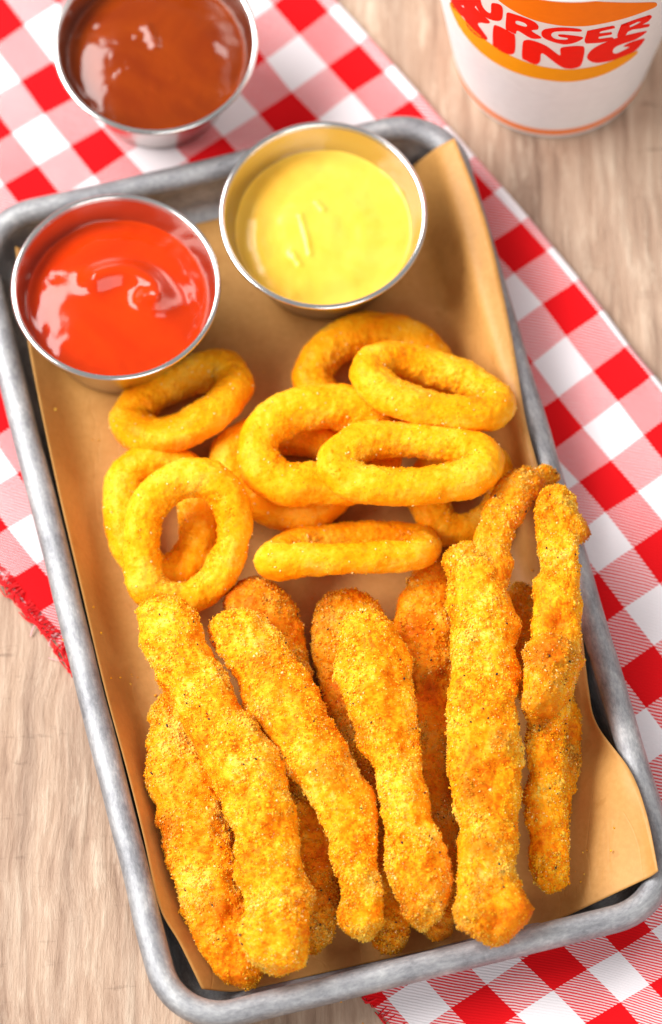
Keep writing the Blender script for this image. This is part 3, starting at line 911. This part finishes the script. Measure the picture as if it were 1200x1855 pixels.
# --- onion rings
onion_ring('onion ring lying half under the ketchup cup',
    [(240,762,.9),(262,788,1.2),(310,790,1.5),(360,768,1.8),(404,732,1.7),(426,694,1.3),(404,668,1.0),(350,680,.9),(292,702,.9),(258,728,.9)], 38, 1)
onion_ring('onion ring behind another, nearest the left edge of the paper',
    [(220,915,1.1),(235,862,1.1),(275,842,1.1),(328,850,1.0),(358,895,.95),(360,960,.95),(342,1020,.95),(290,1040,.95),(240,995,1.0)], 39, 2)
onion_ring('round onion ring propped up in front with its open hole facing the viewer',
    [(249,985,2.2),(262,920,2.5),(302,878,2.7),(356,863,2.8),(406,886,2.7),(424,945,2.4),(409,1012,2.0),(372,1066,1.6),(322,1086,1.5),(270,1058,1.7)], 36, 3)
onion_ring('onion ring lying flat just below the yellow sauce cup',
    [(566,690,.95),(588,638,.95),(640,610,.95),(700,608,.95),(755,628,.95),(785,675,.95),(770,728,.95),(700,755,.95),(615,750,.95)], 40, 4)
onion_ring('slanting onion ring on top of the heap against the right paper wall',
    [(673,672,2.9),(700,708,3.1),(760,735,3.2),(830,748,3.2),(888,748,3.0),(900,722,2.6),(850,690,2.3),(775,668,2.2),(705,655,2.5)], 37, 5)
onion_ring('large onion ring leaning in the middle of the heap with an open hole',
    [(464,818,2.2),(478,775,2.2),(520,746,2.2),(580,738,2.2),(645,748,2.1),(695,790,1.9),(690,850,1.9),(640,882,2.0),(590,884,2.1),(530,876,2.2),(486,856,2.2)], 41, 6)
onion_ring('flattened oval onion ring on top at the right with a slit hole',
    [(612,838,3.1),(640,806,3.1),(700,795,3.0),(790,801,3.0),(858,815,3.0),(877,840,3.1),(850,868,3.2),(780,880,3.3),(710,888,3.3),(645,876,3.2)], 38, 7)
onion_ring('onion ring at the bottom under the large middle ring',
    [(412,832,.95),(444,892,.95),(500,926,.95),(560,932,.95),(608,905,.95),(625,850,.95),(590,800,.95),(520,780,.95),(455,795,.95)], 39, 8)
onion_ring('onion ring standing on edge above the strips, seen as a straight bar',
    [(497,1012,2.3),(560,1015,2.6),(640,1012,2.7),(720,1008,2.6),(763,998,2.2),(752,978,1.1),(690,976,.9),(610,982,.9),(525,992,1.2)], 36, 9)
onion_ring('onion ring mostly hidden under the oval ring by the hooked strip',
    [(780,928,.95),(805,955,.95),(850,960,.95),(888,938,.95),(911,890,.95),(908,846,.95),(860,822,.95),(800,835,.95),(772,880,.95)], 35, 10)

# --- chicken strips, lower layer first
tender('chicken strip lying lowest along the left paper wall', [(302,1255,1.2,38),(316,1300,1.2,55),(335,1380,1.2,72),(350,1460,1.2,74),(366,1540,1.2,72),(389,1620,1.2,74),(413,1690,1.15,66),(438,1750,1.0,50),(456,1792,.9,28)], 20, .7, brown=.75, base=.3)
tender('chicken strip peeking out between the two leftmost top strips', [(466,1048,1.3,40),(470,1105,1.35,66),(494,1180,1.3,68),(514,1260,1.2,66),(537,1350,1.15,60),(556,1450,1.1,62),(565,1550,1.1,55),(574,1640,1.1,48),(570,1690,1.05,40),(564,1730,1.0,22)], 21, .72, brown=.6, base=.6)
tender('wide ended chicken strip lying under the middle strip', [(636,1066,1.3,60),(634,1110,1.3,76),(630,1150,1.3,74),(634,1210,1.2,70),(650,1290,1.2,62),(665,1400,1.1,58),(687,1500,1.1,55),(702,1600,1.15,50),(708,1660,1.2,45),(703,1712,1.2,36),(700,1730,1.2,18)], 22, .66, brown=.6, base=.6)
tender('chicken strip in the gap between the middle strip and the hooked one', [(800,1018,1.2,36),(778,1075,1.35,62),(768,1150,1.35,70),(774,1230,1.25,66),(786,1330,1.2,58),(792,1430,1.1,50),(796,1530,1.1,45),(795,1620,1.05,40),(790,1688,1.0,30),(787,1706,1.0,14)], 23, .72, brown=.7, base=.6)
tender('shaded chicken strip under the two rightmost strips', [(938,1055,1.0,28),(948,1130,1.1,50),(966,1200,1.1,58),(1000,1280,1.1,58),(1016,1350,1.1,52),(1008,1440,1.0,44),(985,1540,.9,28)], 24, .72, brown=.9, base=.4)
# --- upper layer
tender('chicken strip leftmost of the top layer reaching up to the round onion ring', [(284,1078,2.4,46),(300,1130,2.6,64),(333,1200,2.7,58),(374,1275,2.75,60),(415,1345,2.75,66),(450,1410,2.75,73),(475,1480,2.7,73),(486,1550,2.6,66),(500,1620,2.5,62),(505,1680,2.4,66),(504,1735,2.2,54),(502,1766,2.0,28)], 25, .74,
       bumps=[(556,1630,2.6,.5,.3,.5),(452,1700,2.6,.6,.22,.0),(425,1590,2.8,.4,.18,.0),(330,1120,2.9,.5,.18,.1)], brown=.45, lobes=[('folded_end', [(492,1618,2.75,38),(502,1655,2.8,60),(505,1700,2.65,64),(505,1740,2.35,54),(503,1768,2.1,30)], .05)])
tender('chicken strip second from the left of the top layer with pepper specks', [(424,1108,2.3,42),(440,1150,2.5,64),(478,1215,2.6,66),(522,1285,2.65,68),(563,1355,2.65,69),(606,1425,2.6,66),(634,1490,2.5,55),(648,1560,2.4,46),(654,1620,2.3,44),(660,1675,2.1,42),(668,1706,2.0,24)], 26, .74, bumps=[(390,1135,2.6,.5,.15,.1),(612,1660,2.5,.4,.2,.3),(690,1430,2.6,.6,.08,.5)], brown=.45)
tender('club shaped chicken strip in the middle of the top layer, broad at its upper end', [(664,1108,2.5,42),(672,1160,2.7,64),(681,1230,2.8,76),(698,1310,2.8,65),(716,1380,2.75,52),(730,1440,2.7,54),(742,1500,2.65,58),(755,1560,2.6,63),(766,1620,2.5,58),(766,1665,2.4,44),(765,1688,2.3,24)], 27, .7, bumps=[(800,1600,2.6,.6,.12,.5),(610,1200,2.9,.5,.12,.1),(740,1660,2.6,.6,0,.5)], brown=.5)
tender('long chicken strip with a browned hooked top end in the right half', [(842,982,2.5,26),(852,1005,2.7,44),(866,1055,2.85,58),(872,1110,2.9,66),(875,1180,2.9,66),(875,1260,2.9,66),(878,1340,2.9,72),(881,1420,2.85,68),(884,1500,2.8,64),(886,1580,2.8,63),(893,1640,2.8,67),(897,1685,2.75,52),(902,1716,2.7,26)], 28, .74,
       bumps=[(832,1010,2.9,.5,.2,.0),(850,1655,3.0,.5,.32,.2),(938,1655,3.0,.5,.36,.5),(905,1710,2.9,.4,.12,.3),(888,1612,3.3,.45,-.2,.3),(893,1670,3.3,.3,-.15,.3),(935,1130,3.1,.45,.18,.2)], brown=.6,
       lobes=[('hooked_end', [(1012,862,2.2,24),(978,866,2.5,32),(935,893,2.7,40),(905,938,2.85,42),(893,985,2.95,40),(897,1040,2.9,38),(903,1080,2.7,24)], .55)])
tender('narrow knobbly chicken strip leaning on the right rim of the tray', [(1003,880,3.0,34),(1008,920,3.1,44),(1010,980,3.1,40),(1015,1030,3.1,35),(1009,1080,3.1,44),(1009,1150,3.05,46),(1003,1210,2.9,48),(992,1275,2.7,46),(990,1330,2.4,42),(990,1400,2.1,44),(993,1480,1.8,45),(996,1550,1.5,42),(996,1600,1.3,38),(995,1620,1.2,22)], 29, .78,
       bumps=[(1050,968,2.9,.36,.5,.9),(998,1185,3.7,.55,.2,.3),(980,1262,3.4,.5,.2,.35),(1030,1190,3.4,.4,.2,.1),(975,1060,3.0,.4,.15,.2),(1012,905,3.7,.5,.15,.2),(1010,1130,3.6,.34,-.3,.3),(985,1308,2.9,.36,-.3,.6),(1000,1030,3.6,.35,-.16,.2)], brown=.5,
       lobes=[('folded_end', [(1010,1148,3.45,30),(1004,1175,3.5,48),(998,1215,3.35,50),(990,1262,3.1,48),(986,1300,2.7,36),(988,1330,2.3,22)], .15)])

# --- crumbs dropped on the paper
def fallen_crumbs():
    rs = np.random.RandomState(77)
    V = PAPER[0]
    spots = []
    for cx, cy, sp, n in ((560, 1120, 22, 9), (545, 1010, 90, 8), (180, 1160, 35, 10), (230, 1230, 18, 8), (960, 1060, 18, 6), (1060, 1560, 45, 12), (480, 640, 70, 8), (600, 1745, 60, 10), (170, 780, 60, 6), (880, 700, 40, 5), (680, 940, 40, 6)):
        for k in range(n): spots.append(P(cx+sp*rs.normal(), cy+sp*rs.normal(), .25))
    q = np.array(spots)
    d = ((q[:, None, :2]-V[None, ::3, :2])**2).sum(2); j = d.argmin(1)
    q[:, 2] = V[::3][j, 2]+.03
    up = np.tile([0, 0, 1.], (len(q), 1))
    o = flakes('fallen_crumbs', q, up, rs.uniform(.018, .055, len(q)), rs.uniform(0, .6, len(q)), M_TENDER[0], None, rs)
    o['label'] = 'loose golden crumbs dropped on the brown paper'; o['category'] = 'crumbs'
fallen_crumbs()
